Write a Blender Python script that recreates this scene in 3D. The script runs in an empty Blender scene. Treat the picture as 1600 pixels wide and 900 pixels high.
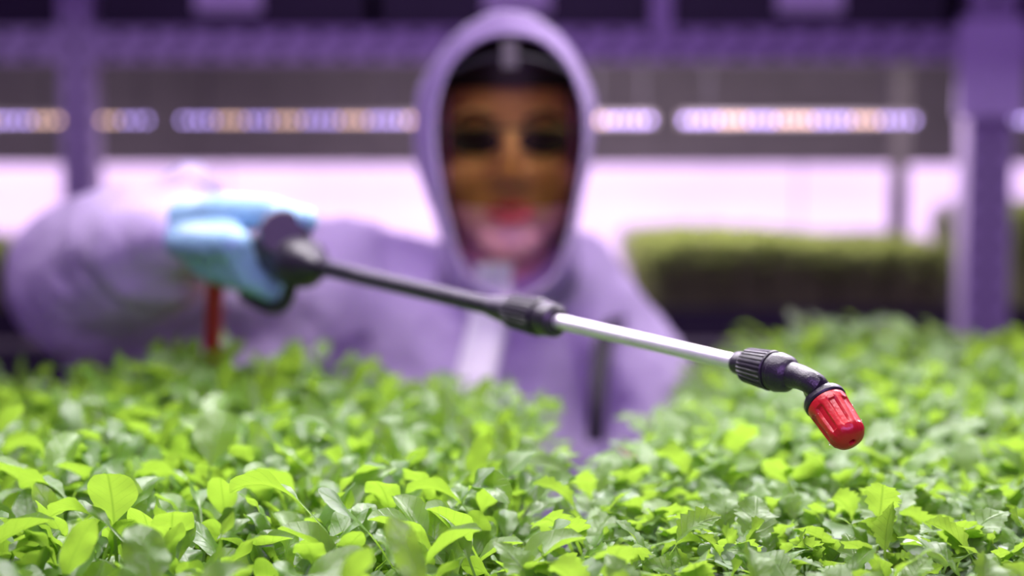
import bpy, bmesh, math, random
import numpy as np
from mathutils import Vector, Matrix

# ------------------------------------------------------------------ camera
C = bpy.context.scene.collection
SC = bpy.context.scene
F = 2222.2                      # focal length in pixels of the 1600x900 frame (50 mm on 36 mm)
PITCH = math.atan(200 / F)      # horizon sits on row 250
CAMZ = 1.5
cam_d = bpy.data.cameras.new('camera')
cam_d.lens = 50; cam_d.sensor_width = 36; cam_d.clip_start = 0.02
cam = bpy.data.objects.new('camera', cam_d); C.objects.link(cam)
cam.location = (0, 0, CAMZ); cam.rotation_euler = (math.pi / 2 - PITCH, 0, 0)
SC.camera = cam
cam_d.dof.use_dof = True; cam_d.dof.focus_distance = 0.668; cam_d.dof.aperture_fstop = 3.0

# ------------------------------------------------------------------ world, lamps, exposure
SC.view_settings.view_transform = 'Standard'; SC.view_settings.look = 'None'
SC.view_settings.exposure = 0.0; SC.view_settings.gamma = 1.0; SC.view_settings.use_curve_mapping = False
SC.cycles.use_denoising = True
w = bpy.data.worlds.new('world'); SC.world = w; w.use_nodes = True
w.node_tree.nodes['Background'].inputs[0].default_value = (0.29, 0.105, 0.64, 1)
w.node_tree.nodes['Background'].inputs[1].default_value = 0.19

def area(name, loc, target, sx, sy, power, color, spread=180):
    l = bpy.data.lights.new(name, 'AREA'); l.shape = 'RECTANGLE'; l.size = sx; l.size_y = sy
    l.energy = power; l.color = color; l.spread = math.radians(spread)
    o = bpy.data.objects.new(name, l); C.objects.link(o); o.location = loc
    o.rotation_euler = (Vector(target) - Vector(loc)).to_track_quat('-Z', 'Y').to_euler()
    return o
area('grow_lamp', (-0.24, 1.05, 1.92), (-0.24, 0.84, 1.3), 0.6, 0.14, 4.1, (1, .93, 1), 120)
area('grow_lamp', (-0.22, 0.66, 1.88), (-0.22, 0.62, 1.3), 0.5, 0.14, 1.0, (1, .93, 1), 95)  # extra lamp added to brighten the front rows
area('grow_lamp', (0.20, 0.68, 1.88), (0.20, 0.64, 1.3), 0.5, 0.14, .8, (1, .93, 1), 95)  # extra lamp added likewise over the askew tray
area('grow_lamp', (0.34, 1.20, 1.92), (0.28, 0.86, 1.3), 0.6, 0.14, 6.0, (1, .93, 1), 120)
area('back_aisle_lamp', (0.1, 2.10, 2.02), (0.05, 0.9, 1.3), 3.0, 0.25, 27.0, (.86, .72, 1))
area('purple_fill_lamp', (0.1, -0.7, 2.1), (-0.05, 1.4, 1.30), 1.6, 0.5, 20.0, (.60, .32, 1))  # unseen purple fill added to light the suit and chin
area('shelf_fill_lamp', (0.25, 2.36, 1.672), (0.25, 2.62, 1.2), 0.8, 0.04, 9.5, (.95, .78, 1))  # added behind the beam, boosts the weak diode bars on the microgreens
area('shelf_fill_lamp', (-1.15, 2.36, 1.672), (-1.1, 2.62, 1.2), 0.5, 0.04, 5.0, (.95, .78, 1))
area('shelf_fill_lamp', (1.15, 2.36, 1.672), (1.1, 2.62, 1.2), 0.4, 0.04, 3.5, (.95, .78, 1))
area('rear_shelf_lamp', (-0.4, 3.62, 1.72), (-0.4, 3.9, 1.2), 4.6, 0.15, 46.0, (.84, .61, 1))

# ------------------------------------------------------------------ helpers
def at(px, py, Y):
    dx, dy = (px - 800) / F, (450 - py) / F
    cp, sp = math.cos(PITCH), math.sin(PITCH)
    y = cp + dy * sp; z = -sp + dy * cp
    return Vector((dx / y * Y, Y, CAMZ + z / y * Y))

def tag(o, label=None, cat=None, group=None, kind=None):
    if label: o['label'] = label
    if cat: o['category'] = cat
    if group: o['group'] = group
    if kind: o['kind'] = kind
    return o

def empty(name, loc=(0, 0, 0), rz=0):
    o = bpy.data.objects.new(name, None); C.objects.link(o); o.location = loc; o.rotation_euler = (0, 0, rz)
    o.empty_display_size = 0.05
    return o

def obj(name, me, m=None, parent=None, smooth=False):
    if isinstance(me, bmesh.types.BMesh):
        bm = me; me = bpy.data.meshes.new(name); bmesh.ops.recalc_face_normals(bm, faces=bm.faces); bm.to_mesh(me); bm.free()
    o = bpy.data.objects.new(name, me); C.objects.link(o)
    if m is not None and not me.materials: me.materials.append(m)
    if parent is not None: o.parent = parent
    if smooth: me.polygons.foreach_set('use_smooth', [True] * len(me.polygons))
    return o

def box(bm, x0, x1, y0, y1, z0, z1):
    v = [bm.verts.new((x, y, z)) for z in (z0, z1) for y in (y0, y1) for x in (x0, x1)]
    for f in ((0, 1, 3, 2), (4, 6, 7, 5), (0, 4, 5, 1), (1, 5, 7, 3), (3, 7, 6, 2), (2, 6, 4, 0)):
        bm.faces.new([v[i] for i in f])
    return bm
def bx(*a): return box(bmesh.new(), *a)
def bevel(o, wd=.002, seg=2):
    b = o.modifiers.new('bevel', 'BEVEL'); b.width = wd; b.segments = seg; b.limit_method = 'ANGLE'
    return o

def basis(d):
    d = Vector(d).normalized()
    u = d.cross(Vector((0, 0, 1)))
    if u.length < 1e-4: u = Vector((1, 0, 0))
    u.normalize(); return d, u, u.cross(d).normalized()

def lathe(bm, o, d, prof, seg=32, rib=None):
    """profile [(t, r)] about axis d from o; rib = (count, depth, t0, t1)"""
    o = Vector(o); d, u, v = basis(d); rings = []
    for (t, r) in prof:
        if r < 1e-6: rings.append([bm.verts.new(o + d * t)]); continue
        ring = []
        for i in range(seg):
            rr = r
            if rib and rib[2] - 1e-9 <= t <= rib[3] + 1e-9:
                k = (i * rib[0] / seg) % 1
                rr = r - (rib[1] if k >= .5 else 0)
            a = 2 * math.pi * i / seg
            ring.append(bm.verts.new(o + d * t + (u * math.cos(a) + v * math.sin(a)) * rr))
        rings.append(ring)
    for a, b in zip(rings, rings[1:]):
        for i in range(seg):
            j = (i + 1) % seg
            if len(a) == 1 and len(b) == 1: break
            if len(a) == 1: bm.faces.new((a[0], b[j], b[i]))
            elif len(b) == 1: bm.faces.new((a[i], a[j], b[0]))
            else: bm.faces.new((a[i], a[j], b[j], b[i]))
    return bm

def tube(bm, pts, rad, seg=16, closed=False):
    pts = [Vector(p) for p in pts]; n = len(pts)
    if not hasattr(rad, '__len__'): rad = [rad] * n
    rings = []; prev = None
    for i, p in enumerate(pts):
        if closed: t = pts[(i + 1) % n] - pts[i - 1]
        else: t = pts[min(i + 1, n - 1)] - pts[max(i - 1, 0)]
        t.normalize()
        if prev is None: _, u, _ = basis(t)
        else: u = (prev - t * prev.dot(t)).normalized()
        prev = u; v = t.cross(u)
        rings.append([bm.verts.new(p + (u * math.cos(2 * math.pi * k / seg) + v * math.sin(2 * math.pi * k / seg)) * rad[i]) for k in range(seg)])
    for i in range(n if closed else n - 1):
        a, b = rings[i], rings[(i + 1) % n]
        for k in range(seg): bm.faces.new((a[k], a[(k + 1) % seg], b[(k + 1) % seg], b[k]))
    if not closed: bm.faces.new(rings[0][::-1]); bm.faces.new(rings[-1])
    return bm

def smooth_path(pts, n=8):
    pts = [Vector(p) for p in pts]; P = [pts[0]] + pts + [pts[-1]]; out = []
    for i in range(1, len(P) - 2):
        for k in range(n):
            t = k / n
            out.append(.5 * ((2 * P[i]) + (P[i + 1] - P[i - 1]) * t + (2 * P[i - 1] - 5 * P[i] + 4 * P[i + 1] - P[i + 2]) * t * t + (3 * P[i] - P[i - 1] - 3 * P[i + 1] + P[i + 2]) * t ** 3))
    out.append(pts[-1]); return out

def capsule(bm, p0, r0, p1, r1, seg=18):
    p0, p1 = Vector(p0), Vector(p1); L = (p1 - p0).length
    prof = [(-r0 * math.cos(a), max(r0 * math.sin(a), 0)) for a in [math.pi / 2 * i / 5 for i in range(6)]]
    prof[0] = (-r0, 0)
    prof += [(L + r1 * math.sin(a), r1 * math.cos(a)) for a in [math.pi / 2 * i / 5 for i in range(6)]]
    prof[-1] = (L + r1, 0)
    lathe(bm, p0, (p1 - p0) if L > 1e-6 else (0, 0, 1), prof, seg)
def ellipsoid(bm, c, r, seg=24, rot=None):
    M = Matrix.Translation(c) @ (rot or Matrix.Identity(4)) @ Matrix.Diagonal((r[0], r[1], r[2], 1))
    bmesh.ops.create_uvsphere(bm, u_segments=seg, v_segments=seg // 2, radius=1, matrix=M)

def remeshed(bm, voxel, smooth=4, noise=None):
    """the union of closed shapes as ONE continuous surface"""
    me = bpy.data.meshes.new('tmp'); bm.to_mesh(me); bm.free()
    o = bpy.data.objects.new('tmp', me); C.objects.link(o)
    r = o.modifiers.new('r', 'REMESH'); r.mode = 'VOXEL'; r.voxel_size = voxel; r.use_smooth_shade = True
    s = o.modifiers.new('s', 'SMOOTH'); s.iterations = smooth; s.factor = .5
    for (size, stren) in (noise or ()):
        t = bpy.data.textures.new('wrinkle', 'CLOUDS'); t.noise_scale = size; t.noise_depth = 2
        d = o.modifiers.new('d', 'DISPLACE'); d.texture = t; d.strength = stren; d.texture_coords = 'GLOBAL'
    dg = bpy.context.evaluated_depsgraph_get(); dg.update()
    out = bpy.data.meshes.new_from_object(o.evaluated_get(dg))
    bpy.data.objects.remove(o); bpy.data.meshes.remove(me)
    return out

# ------------------------------------------------------------------ materials
def mat(name, color, rough=.5, metal=0, spec=.5, **kw):
    m = bpy.data.materials.new(name); m.use_nodes = True
    b = m.node_tree.nodes['Principled BSDF']
    b.inputs['Base Color'].default_value = (*color, 1); b.inputs['Roughness'].default_value = rough
    b.inputs['Metallic'].default_value = metal; b.inputs['Specular IOR Level'].default_value = spec
    for k, v in kw.items(): b.inputs[k.replace('_', ' ')].default_value = v
    return m
def noisy(m, scale=40, amount=.25, bump=.0, bscale=None):
    nt = m.node_tree; b = nt.nodes['Principled BSDF']; col = b.inputs['Base Color'].default_value[:]
    tc = nt.nodes.new('ShaderNodeTexCoord'); n = nt.nodes.new('ShaderNodeTexNoise'); n.inputs['Scale'].default_value = scale; n.inputs['Detail'].default_value = 4
    nt.links.new(tc.outputs['Object'], n.inputs['Vector'])
    r = nt.nodes.new('ShaderNodeValToRGB'); nt.links.new(n.outputs['Fac'], r.inputs[0])
    r.color_ramp.elements[0].position = .3; r.color_ramp.elements[1].position = .7
    r.color_ramp.elements[0].color = (*[c * (1 - amount) for c in col[:3]], 1)
    r.color_ramp.elements[1].color = (*[min(1, c * (1 + amount)) for c in col[:3]], 1)
    nt.links.new(r.outputs[0], b.inputs['Base Color'])
    if bump:
        n2 = nt.nodes.new('ShaderNodeTexNoise'); n2.inputs['Scale'].default_value = bscale or scale * 4; nt.links.new(tc.outputs['Object'], n2.inputs['Vector'])
        bp = nt.nodes.new('ShaderNodeBump'); bp.inputs['Strength'].default_value = bump; bp.inputs['Distance'].default_value = .002
        nt.links.new(n2.outputs['Fac'], bp.inputs['Height']); nt.links.new(bp.outputs[0], b.inputs['Normal'])
    return m
def glow(name, color, s):
    m = bpy.data.materials.new(name); m.use_nodes = True; b = m.node_tree.nodes['Principled BSDF']
    b.inputs['Base Color'].default_value = (*color, 1); b.inputs['Emission Color'].default_value = (*color, 1); b.inputs['Emission Strength'].default_value = s
    return m

def leaf_mat(name, dark, light, trans, rough, spec, vein=10.0, tfac=.47, bump=.35):
    m = bpy.data.materials.new(name); m.use_nodes = True; nt = m.node_tree; N = nt.nodes; L = nt.links
    b = N['Principled BSDF']; out = N['Material Output']
    a = N.new('ShaderNodeAttribute'); a.attribute_name = 'rnd'
    uv = N.new('ShaderNodeUVMap'); sx = N.new('ShaderNodeSeparateXYZ'); L.new(uv.outputs[0], sx.inputs[0])
    def mth(op, x, y=None, z=None):
        n = N.new('ShaderNodeMath'); n.operation = op
        for i, q in enumerate((x, y, z)):
            if q is None: continue
            if isinstance(q, (int, float)): n.inputs[i].default_value = q
            else: L.new(q, n.inputs[i])
        return n.outputs[0]
    ux = mth('ABSOLUTE', mth('SUBTRACT', sx.outputs[0], .5))
    mid = mth('SUBTRACT', 1, mth('MINIMUM', mth('DIVIDE', ux, .035), 1))
    ph = mth('MULTIPLY', mth('SUBTRACT', sx.outputs[1], mth('MULTIPLY', ux, .55)), vein)
    fr = mth('ABSOLUTE', mth('SUBTRACT', mth('FRACT', ph), .5))
    side = mth('MULTIPLY', mth('SUBTRACT', 1, mth('MINIMUM', mth('DIVIDE', fr, .10), 1)), .55)
    v = mth('MAXIMUM', mid, side)
    mx = N.new('ShaderNodeMixRGB'); mx.inputs[1].default_value = (*dark, 1); mx.inputs[2].default_value = (*light, 1)
    L.new(a.outputs['Fac'], mx.inputs[0])
    mv = N.new('ShaderNodeMixRGB'); L.new(mth('MULTIPLY', v, .45), mv.inputs[0]); L.new(mx.outputs[0], mv.inputs[1])
    mv.inputs[2].default_value = (*[min(1, c * 1.5 + .03) for c in light], 1)
    L.new(mv.outputs[0], b.inputs['Base Color'])
    b.inputs['Roughness'].default_value = rough; b.inputs['Specular IOR Level'].default_value = spec
    tc = N.new('ShaderNodeTexCoord'); no = N.new('ShaderNodeTexNoise'); no.inputs['Scale'].default_value = 500; L.new(tc.outputs['Object'], no.inputs['Vector'])
    h = mth('ADD', mth('MULTIPLY', v, -.6), mth('MULTIPLY', no.outputs['Fac'], .5))
    bp = N.new('ShaderNodeBump'); bp.inputs['Strength'].default_value = bump; bp.inputs['Distance'].default_value = .0008; L.new(h, bp.inputs['Height']); L.new(bp.outputs[0], b.inputs['Normal'])
    tr = N.new('ShaderNodeBsdfTranslucent')
    mt = N.new('ShaderNodeMixRGB'); mt.blend_type = 'MULTIPLY'; L.new(mth('MULTIPLY', v, .75), mt.inputs[0]); mt.inputs[1].default_value = (*trans, 1); mt.inputs[2].default_value = (.45, .52, .35, 1)
    L.new(mt.outputs[0], tr.inputs[0])
    ms = N.new('ShaderNodeMixShader'); ms.inputs[0].default_value = tfac; L.new(b.outputs[0], ms.inputs[1]); L.new(tr.outputs[0], ms.inputs[2])
    L.new(ms.outputs[0], out.inputs[0])
    return m

M = {}
M['leaf'] = leaf_mat('smooth_leaf', (.075, .19, .018), (.16, .32, .028), (.34, .58, .045), .35, 1.0, 7)
M['jag'] = leaf_mat('serrated_leaf', (.085, .20, .022), (.17, .33, .032), (.35, .58, .05), .40, .9, 8, .48, .8)
M['coty'] = leaf_mat('seed_leaf', (.15, .26, .11), (.20, .32, .15), (.33, .55, .08), .42, 1.0, 3, .25, .15)
M['stem'] = mat('green_stem', (.38, .52, .14), .45)
M['soil'] = noisy(mat('dark_soil', (.025, .02, .018), .95), 120, .5, .8, 300)
M['black'] = noisy(mat('black_tray_plastic', (.018, .014, .024), .55), 30, .2)
M['plastic'] = noisy(mat('black_sprayer_plastic', (.022, .018, .028), .30, 0, .6), 300, .25, .18, 1400)
M['alu'] = noisy(mat('brushed_aluminium', (.90, .88, .90), .38, .6), 60, .05, .08, 900)
M['red'] = noisy(mat('red_nozzle_plastic', (.52, .012, .018), .30, 0, .55), 150, .12, .10, 700)
M['hose'] = mat('red_hose_rubber', (.55, .03, .03), .4)
M['suit'] = noisy(mat('purple_lit_coverall_fabric', (.56, .46, .67), .75, 0, .3), 25, .05, .3, 180)  # purple light on the white fabric is put into this colour
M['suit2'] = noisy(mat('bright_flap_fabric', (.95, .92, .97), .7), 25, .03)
M['skin'] = noisy(mat('skin', (.88, .46, .46), .45, 0, .4, Subsurface_Weight=.08), 90, .06)
M['hair'] = noisy(mat('dark_hair', (.022, .014, .012), .45), 300, .4)
M['lips'] = mat('pink_lips', (.62, .03, .15), .35)
M['eye'] = mat('eye_white', (.75, .72, .72), .2)
M['iris'] = mat('dark_iris', (.03, .02, .015), .15)
M['lens'] = mat('dark_lens', (.03, .02, .05), .1, 0, .6)
M['glove'] = noisy(mat('light_blue_glove_vinyl', (.30, .55, .72), .34, 0, .6), 60, .08, .2, 160)
M['hood'] = noisy(mat('shaded_hood_fabric', (.40, .30, .52), .75, 0, .3), 25, .05, .3, 180)  # opaque; hood shading and hair behind are put into the darker colour
M['bracket'] = noisy(mat('pale_bracket_steel', (.62, .54, .72), .5, .2), 60, .1)
M['boot'] = mat('white_rubber_boot', (.75, .75, .78), .4)
M['rack'] = noisy(mat('galvanised_rack_steel', (.38, .32, .45), .5, .2), 60, .12)
M['deck'] = noisy(mat('shelf_deck_steel', (.42, .34, .36), .6), 30, .1)
M['fascia'] = noisy(mat('grey_fascia_board', (.17, .155, .15), .7), 20, .12)
M['sheet'] = noisy(mat('white_reflective_sheet', (.86, .82, .86), .5), 3, .06)
M['label'] = mat('white_crate_label', (.80, .78, .82), .6)
M['floor'] = noisy(mat('grey_resin_floor', (.25, .23, .26), .4), 6, .12)
M['wall'] = noisy(mat('dark_wall_paint', (.12, .10, .15), .8), 4, .1)
M['bench'] = noisy(mat('bench_steel', (.35, .33, .38), .45, .4), 40, .1)
M['stripe'] = mat('black_stripe', (.015, .01, .02), .7)
M['sprout'] = noisy(mat('microgreen_leaf', (.24, .32, .055), .55), 18, .4)
M['sprout_low'] = mat('microgreen_stem', (.22, .26, .09), .6)
M['cool'] = glow('lavender_diode', (.54, .40, 1), 5.4)
M['warm'] = glow('peach_diode', (1, .64, .48), 4.2)
v = bpy.data.materials.new('amber_visor_film'); v.use_nodes = True; nt = v.node_tree
tb = nt.nodes.new('ShaderNodeBsdfTransparent'); tb.inputs[0].default_value = (.50, .44, .15, 1)
gb = nt.nodes.new('ShaderNodeBsdfGlossy'); gb.inputs['Roughness'].default_value = .35
fr = nt.nodes.new('ShaderNodeFresnel'); fr.inputs[0].default_value = 1.18
ms = nt.nodes.new('ShaderNodeMixShader'); nt.links.new(fr.outputs[0], ms.inputs[0]); nt.links.new(tb.outputs[0], ms.inputs[1]); nt.links.new(gb.outputs[0], ms.inputs[2]); nt.links.new(ms.outputs[0], nt.nodes['Material Output'].inputs[0])
M['visor'] = v

# ------------------------------------------------------------------ the setting
tag(obj('floor', bx(-5, 5, -1, 6, -.1, 0), M['floor']), kind='structure')
tag(obj('wall_back', bx(-5, 5, 4.6, 4.75, 0, 3.4), M['wall']), kind='structure')

# ------------------------------------------------------------------ rear rack with the bright reflective sheet
def ZY(py, Y): return at(800, py, Y).z
def XY(px, Y): return (px - 800) / F * Y * 1.0
def part_box(name, m, parent, a, bev=.0015):
    o = obj(name, bx(*a), m, parent)
    return bevel(o, bev, 1) if bev else o

rr = tag(empty('storage_rack', (0, 3.6, 0)), 'far grey shelving rack with dark fascia boards over a bright white sheet', 'rack')
def rrp(name, m, a, bev=.002):
    return part_box(name, M[m], rr, (a[0], a[1], a[2] - 3.6, a[3] - 3.6, a[4], a[5]), bev)
zb = ZY(258, 3.4); zt = ZY(85, 3.4)
xs = [-2.4, -1.55, -.75, .05, .85, 1.65, 2.4]
for x0, x1 in zip(xs, xs[1:]):
    rrp('fascia_panel', 'fascia', (x0 + .0003, x1 - .0003, 3.38, 3.40, zb, zt), .001)
rrp('upper_deck', 'fascia', (-2.4, 2.4, 3.402, 4.0, zt - .02, zt))
rrp('lower_deck', 'deck', (-2.4, 2.4, 3.35, 4.0, 1.04, 1.06))
for x in (-2.38, 2.36):
    rrp('post', 'rack', (x - .022, x + .022, 3.402, 3.445, 0, 2.4))
for k in range(3):
    a0 = -2.4 + 1.6 * k
    rrp('reflective_sheet', 'sheet', (a0 + .003, a0 + 1.597, 3.98, 3.984, 1.065, zt - .022), 0)

# ------------------------------------------------------------------ front rack
Y0 = 2.30
fr_ = tag(empty('storage_rack', (0, Y0, 0)), 'grey steel growing rack with perforated beam standing behind the person', 'rack')
def frp(name, m, a, bev=.0015):
    return part_box(name, M[m], fr_, (a[0], a[1], a[2] - Y0, a[3] - Y0, a[4], a[5]), bev)
xl0, xl1 = XY(99, Y0), XY(149, Y0)
xr0, xr1 = XY(1508, Y0), XY(1580, Y0)
posts = []
SLOT = bpy.data.meshes.new('slot'); bm = bx(-.005, .005, -.0012, .001, 0, .018); bm.to_mesh(SLOT); bm.free(); SLOT.materials.append(M['black'])
HOLE = bpy.data.meshes.new('hole'); bm = bx(-.009, .009, .001, .0028, 0, .011); bm.to_mesh(HOLE); bm.free(); HOLE.materials.append(M['black'])
for (x0, x1) in ((xl0, xl1), (xr0, xr1)):
    p = frp('post', 'rack', (x0, x1, Y0, Y0 + .05, 0, 2.3)); posts.append((p, (x0 + x1) / 2))
    for k in range(34):
        so = bpy.data.objects.new('slot', SLOT); C.objects.link(so); so.parent = p; so.location = ((x0 + x1) / 2, 0, .75 + .04 * k)
    frp('rear_post', 'fascia', (((x0 + x1) / 2 + .01) if x0 > 0 else -.906, ((x0 + x1) / 2 + .042) if x0 > 0 else -.874, 2.92, 2.95, 0, 2.3))
    part = frp('bracket', 'bracket', (x0 - .022, x1 + .012, Y0 - .012, Y0 - .001, ZY(185, Y0), ZY(40, Y0) + .01)) if x0 > 0 else None
zt, zb = ZY(42, Y0), ZY(97, Y0)
for (x0, x1) in ((xl1 + .001, xr0 - .014), (-1.6, xl0 - .001), (xr1 + .014, 1.5)):
    bm_ = frp('beam', 'rack', (x0, x1, Y0 + .002, Y0 + .035, zb, zt))
    for k in range(int((x1 - x0) / .053)):
        for xx, zz in ((x0 + .03 + .053 * k, zb + .005), (x0 + .043 + .053 * k, zt - .018)):
            so = bpy.data.objects.new('hole', HOLE); C.objects.link(so); so.parent = bm_; so.location = (xx, 0, zz)
frp('upper_deck', 'fascia', (-1.6, 1.5, Y0 + .04, 2.915, zt - .006, zt))
zl = ZY(488, Y0) - .055
frp('lower_deck', 'deck', (-1.6, 1.5, Y0 + .055, 2.915, zl - .014, zl - .001))
for (x0, x1) in ((xl1 + .001, xr0 - .001), (-1.6, xl0 - .001), (xr1 + .001, 1.5)):
    frp('lower_beam', 'black', (x0, x1, Y0 + .002, Y0 + .05, zl - .06, zl - .001))
    frp('rear_rail', 'rack', (x0, x1, 2.925, 2.96, zl - .05, zl - .002))

# black crates with white labels on the upper deck
def crate(x0, x1, zb, label, h=.22, lab=True):
    t = tag(empty('plastic_crate', ((x0 + x1) / 2, Y0 + .04, zb)), label, 'crate', 'black crates on the upper shelf')
    hw = (x1 - x0) / 2
    bm = bmesh.new()
    box(bm, -hw, hw, .0, .50, 0, .008); box(bm, -hw, hw, 0, .008, .0085, h); box(bm, -hw, hw, .492, .50, .0085, h)
    box(bm, -hw, -hw + .008, .0085, .4915, .0085, h); box(bm, hw - .008, hw, .0085, .4915, .0085, h)
    obj('body', bm, M['black'], t)
    bm = bmesh.new(); box(bm, -hw - .004, hw + .004, -.006, 0, h - .012, h); obj('rim', bm, M['black'], t)
    if lab: obj('paper_label', bx(-.054, .054, -.0025, 0, .026, .10), M['label'], t)
    return t
for cx, lb in ((355, 'black plastic crate with white label behind the raised sleeve, on upper shelf'), (808, 'black plastic crate with white label directly above the white hood'), (1267, 'black plastic crate with white label near the bracketed rack post')):
    x = XY(cx, Y0); crate(x - .222, x + .222, zt + .001, lb)
x = XY(-120, Y0); crate(x - .215, x + .215, zt + .001, 'black plastic crate beyond the narrow rack post, cut by the photo edge')
x = XY(1740, Y0); crate(x - .215, x + .2, zt + .001, 'black plastic crate beyond the wide rack post, at the photo edge')
tag(obj('divider_strip', bx(XY(1013, Y0), XY(1047, Y0), Y0 - .004, Y0 + .001, zt - .01, zt + .2), M['rack']), 'short vertical grey metal strip between two black crates', 'strip')

# light bars of single diodes
YL = 2.55; ZL = ZY(188, YL)
diode = bpy.data.meshes.new('diode_cool'); bm = bx(-.0035, .0035, -.002, 0, -.003, .003); bm.to_mesh(diode); bm.free(); diode.materials.append(M['cool'])
diodew = diode.copy(); diodew.name = 'diode_warm'; diodew.materials[0] = M['warm']
def light_bar(p0, p1, runs, label):
    x0, x1 = XY(p0 + 18, YL), XY(p1 - 18, YL)
    t = tag(empty('light_bar', ((x0 + x1) / 2, YL, ZL)), label, 'light', 'diode light bars under the upper shelf')
    hw = (x1 - x0) / 2
    obj('housing', bx(-hw - .01, hw + .01, 0.0005, .022, -.008, .012), M['fascia'], t)
    for sx in (-hw * .8, hw * .8): obj('hanger', bx(sx - .0015, sx + .0015, .006, .009, .012, ZY(42, Y0) - .007 - ZL), M['black'], t)
    n = max(2, int((x1 - x0) / .0165) + 1)
    for i in range(n):
        xx = -hw + 2 * hw * i / (n - 1); px = p0 + 18 + (p1 - p0 - 36) * i / (n - 1)
        warm = any(a <= px <= b for a, b in runs)
        o = bpy.data.objects.new('diode', diodew if warm else diode); C.objects.link(o); o.parent = t; o.location = (xx, 0, 0)
light_bar(-90, 112, ((-20, 0), (62, 112)), 'lit diode light bar cut by the photo edge, beyond the narrow post')
light_bar(132, 250, ((132, 185),), 'short lit diode light bar just right of the narrow rack post')
light_bar(272, 660, ((345, 382), (435, 470), (535, 580), (640, 660)), 'long lit diode light bar above the raised sleeve')
light_bar(905, 1030, ((905, 950),), 'short lit diode light bar beside the hood')
light_bar(1052, 1440, ((1118, 1160), (1215, 1262), (1325, 1368)), 'long lit diode light bar above the olive microgreens')
light_bar(1560, 1700, (), 'lit diode light bar beyond the wide rack post')

# trays of microgreens on the lower deck
def tri_mesh(name, verts, faces, mats, midx=None, uv=None, rnd=None):
    me = bpy.data.meshes.new(name)
    nv, nf = len(verts), len(faces); k = faces.shape[1]
    me.vertices.add(nv); me.vertices.foreach_set('co', np.asarray(verts, dtype=np.float32).ravel())
    me.loops.add(nf * k); me.loops.foreach_set('vertex_index', faces.astype(np.int32).ravel())
    me.polygons.add(nf); me.polygons.foreach_set('loop_start', np.arange(0, nf * k, k, dtype=np.int32))
    for m in mats: me.materials.append(m)
    if midx is not None: me.polygons.foreach_set('material_index', midx.astype(np.int32))
    me.update(calc_edges=True)
    if uv is not None:
        l = me.uv_layers.new(name='UVMap'); l.data.foreach_set('uv', uv[faces.ravel()].astype(np.float32).ravel())
    if rnd is not None:
        a = me.attributes.new('rnd', 'FLOAT', 'POINT'); a.data.foreach_set('value', rnd.astype(np.float32))
    me.polygons.foreach_set('use_smooth', np.ones(nf, dtype=bool))
    return me

def tray(name, w_, l_, h, z_, loc, rz, label, soil_h):
    t = tag(empty(name, loc, rz), label, 'tray')
    bm = bmesh.new(); th = .004
    box(bm, 0, w_, 0, l_, 0, th)
    box(bm, 0, w_, 0, th, th, h); box(bm, 0, w_, l_ - th, l_, th, h); box(bm, 0, th, th, l_ - th, th, h); box(bm, w_ - th, w_, th, l_ - th, th, h)
    obj('shell', bm, M['black'], t)
    bm = bmesh.new()
    box(bm, -.006, w_ + .006, -.006, -.0005, h - .01, h); box(bm, -.006, w_ + .006, l_ + .0005, l_ + .006, h - .01, h)
    box(bm, -.006, -.0005, -.0005, l_ + .0005, h - .01, h); box(bm, w_ + .0005, w_ + .006, -.0005, l_ + .0005, h - .01, h)
    obj('rim', bm, M['black'], t)
    tag(obj('soil', bx(th + .0005, w_ - th - .0005, th + .0005, l_ - th - .0005, th + .0005, soil_h), M['soil'], t), kind='stuff')
    return t

def microgreens(x0, x1, y0, y1, z0, h, n, label, seed, hf=lambda x: 1):
    r = np.random.default_rng(seed)
    x = r.uniform(x0, x1, n); y = r.uniform(y0, y1, n)
    H = h * r.uniform(.72, 1.06, n) * np.array([hf(a) for a in x])
    V, Fc, mi = [], [], []; k = 0
    ang = r.uniform(0, 6.28, n); lean = r.normal(0, .012, (n, 2))
    for i in range(n):
        b = np.array((x[i], y[i], z0)); t = b + (lean[i, 0], lean[i, 1], H[i])
        s = np.array((math.cos(ang[i]), math.sin(ang[i]), 0)) * .0012
        V += [b - s, b + s, t + s, t - s]; Fc.append((k, k + 1, k + 2, k + 3)); mi.append(1); k += 4
        for q in range(3):
            a = ang[i] + q * 2.1; zz = t - np.array((0, 0, (0, .012, .035)[q]))
            o_ = np.array((math.cos(a), math.sin(a), .35)) * r.uniform(.010, .016); p_ = np.array((-math.sin(a), math.cos(a), 0)) * .005
            V += [zz, zz + o_ * .55 + p_, zz + o_, zz + o_ * .55 - p_]; Fc.append((k, k + 1, k + 2, k + 3)); mi.append(0); k += 4
    me = tri_mesh('microgreens', np.array(V), np.array(Fc), [M['sprout'], M['sprout_low']], np.array(mi))
    o = obj('microgreens', me); tag(o, label, 'microgreens', kind='stuff'); return o
TZ = zl + .0005
for (p0, p1, lab, lab2, sd, hh) in ((1012, 1500, 'black tray of dense olive microgreens between hood and wide rack post', 'dense olive green microgreens filling the tray beside the wide rack post', 1, .112),
                           (-330, 40, 'black tray of microgreens at the photo edge beyond the narrow post', 'dense microgreens at the photo edge, behind the bent elbow', 2, .095),
                           (1590, 1900, 'black tray of microgreens beyond the wide rack post', 'tall yellow green microgreens beyond the wide rack post', 3, .155)):
    x0, x1 = XY(p0, 2.36), XY(p1, 2.36)
    tray('growing_tray', x1 - x0, .50, .055, TZ, (x0, 2.36, TZ), 0, lab, .048)
    microgreens(x0 + .006, x1 - .006, 2.366, 2.852, TZ + .0485, hh, int(9000 * (x1 - x0) / .5), lab2, sd, (lambda x, a=x0: 1 + .07 * math.sin((x - a) * 11)) )

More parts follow.
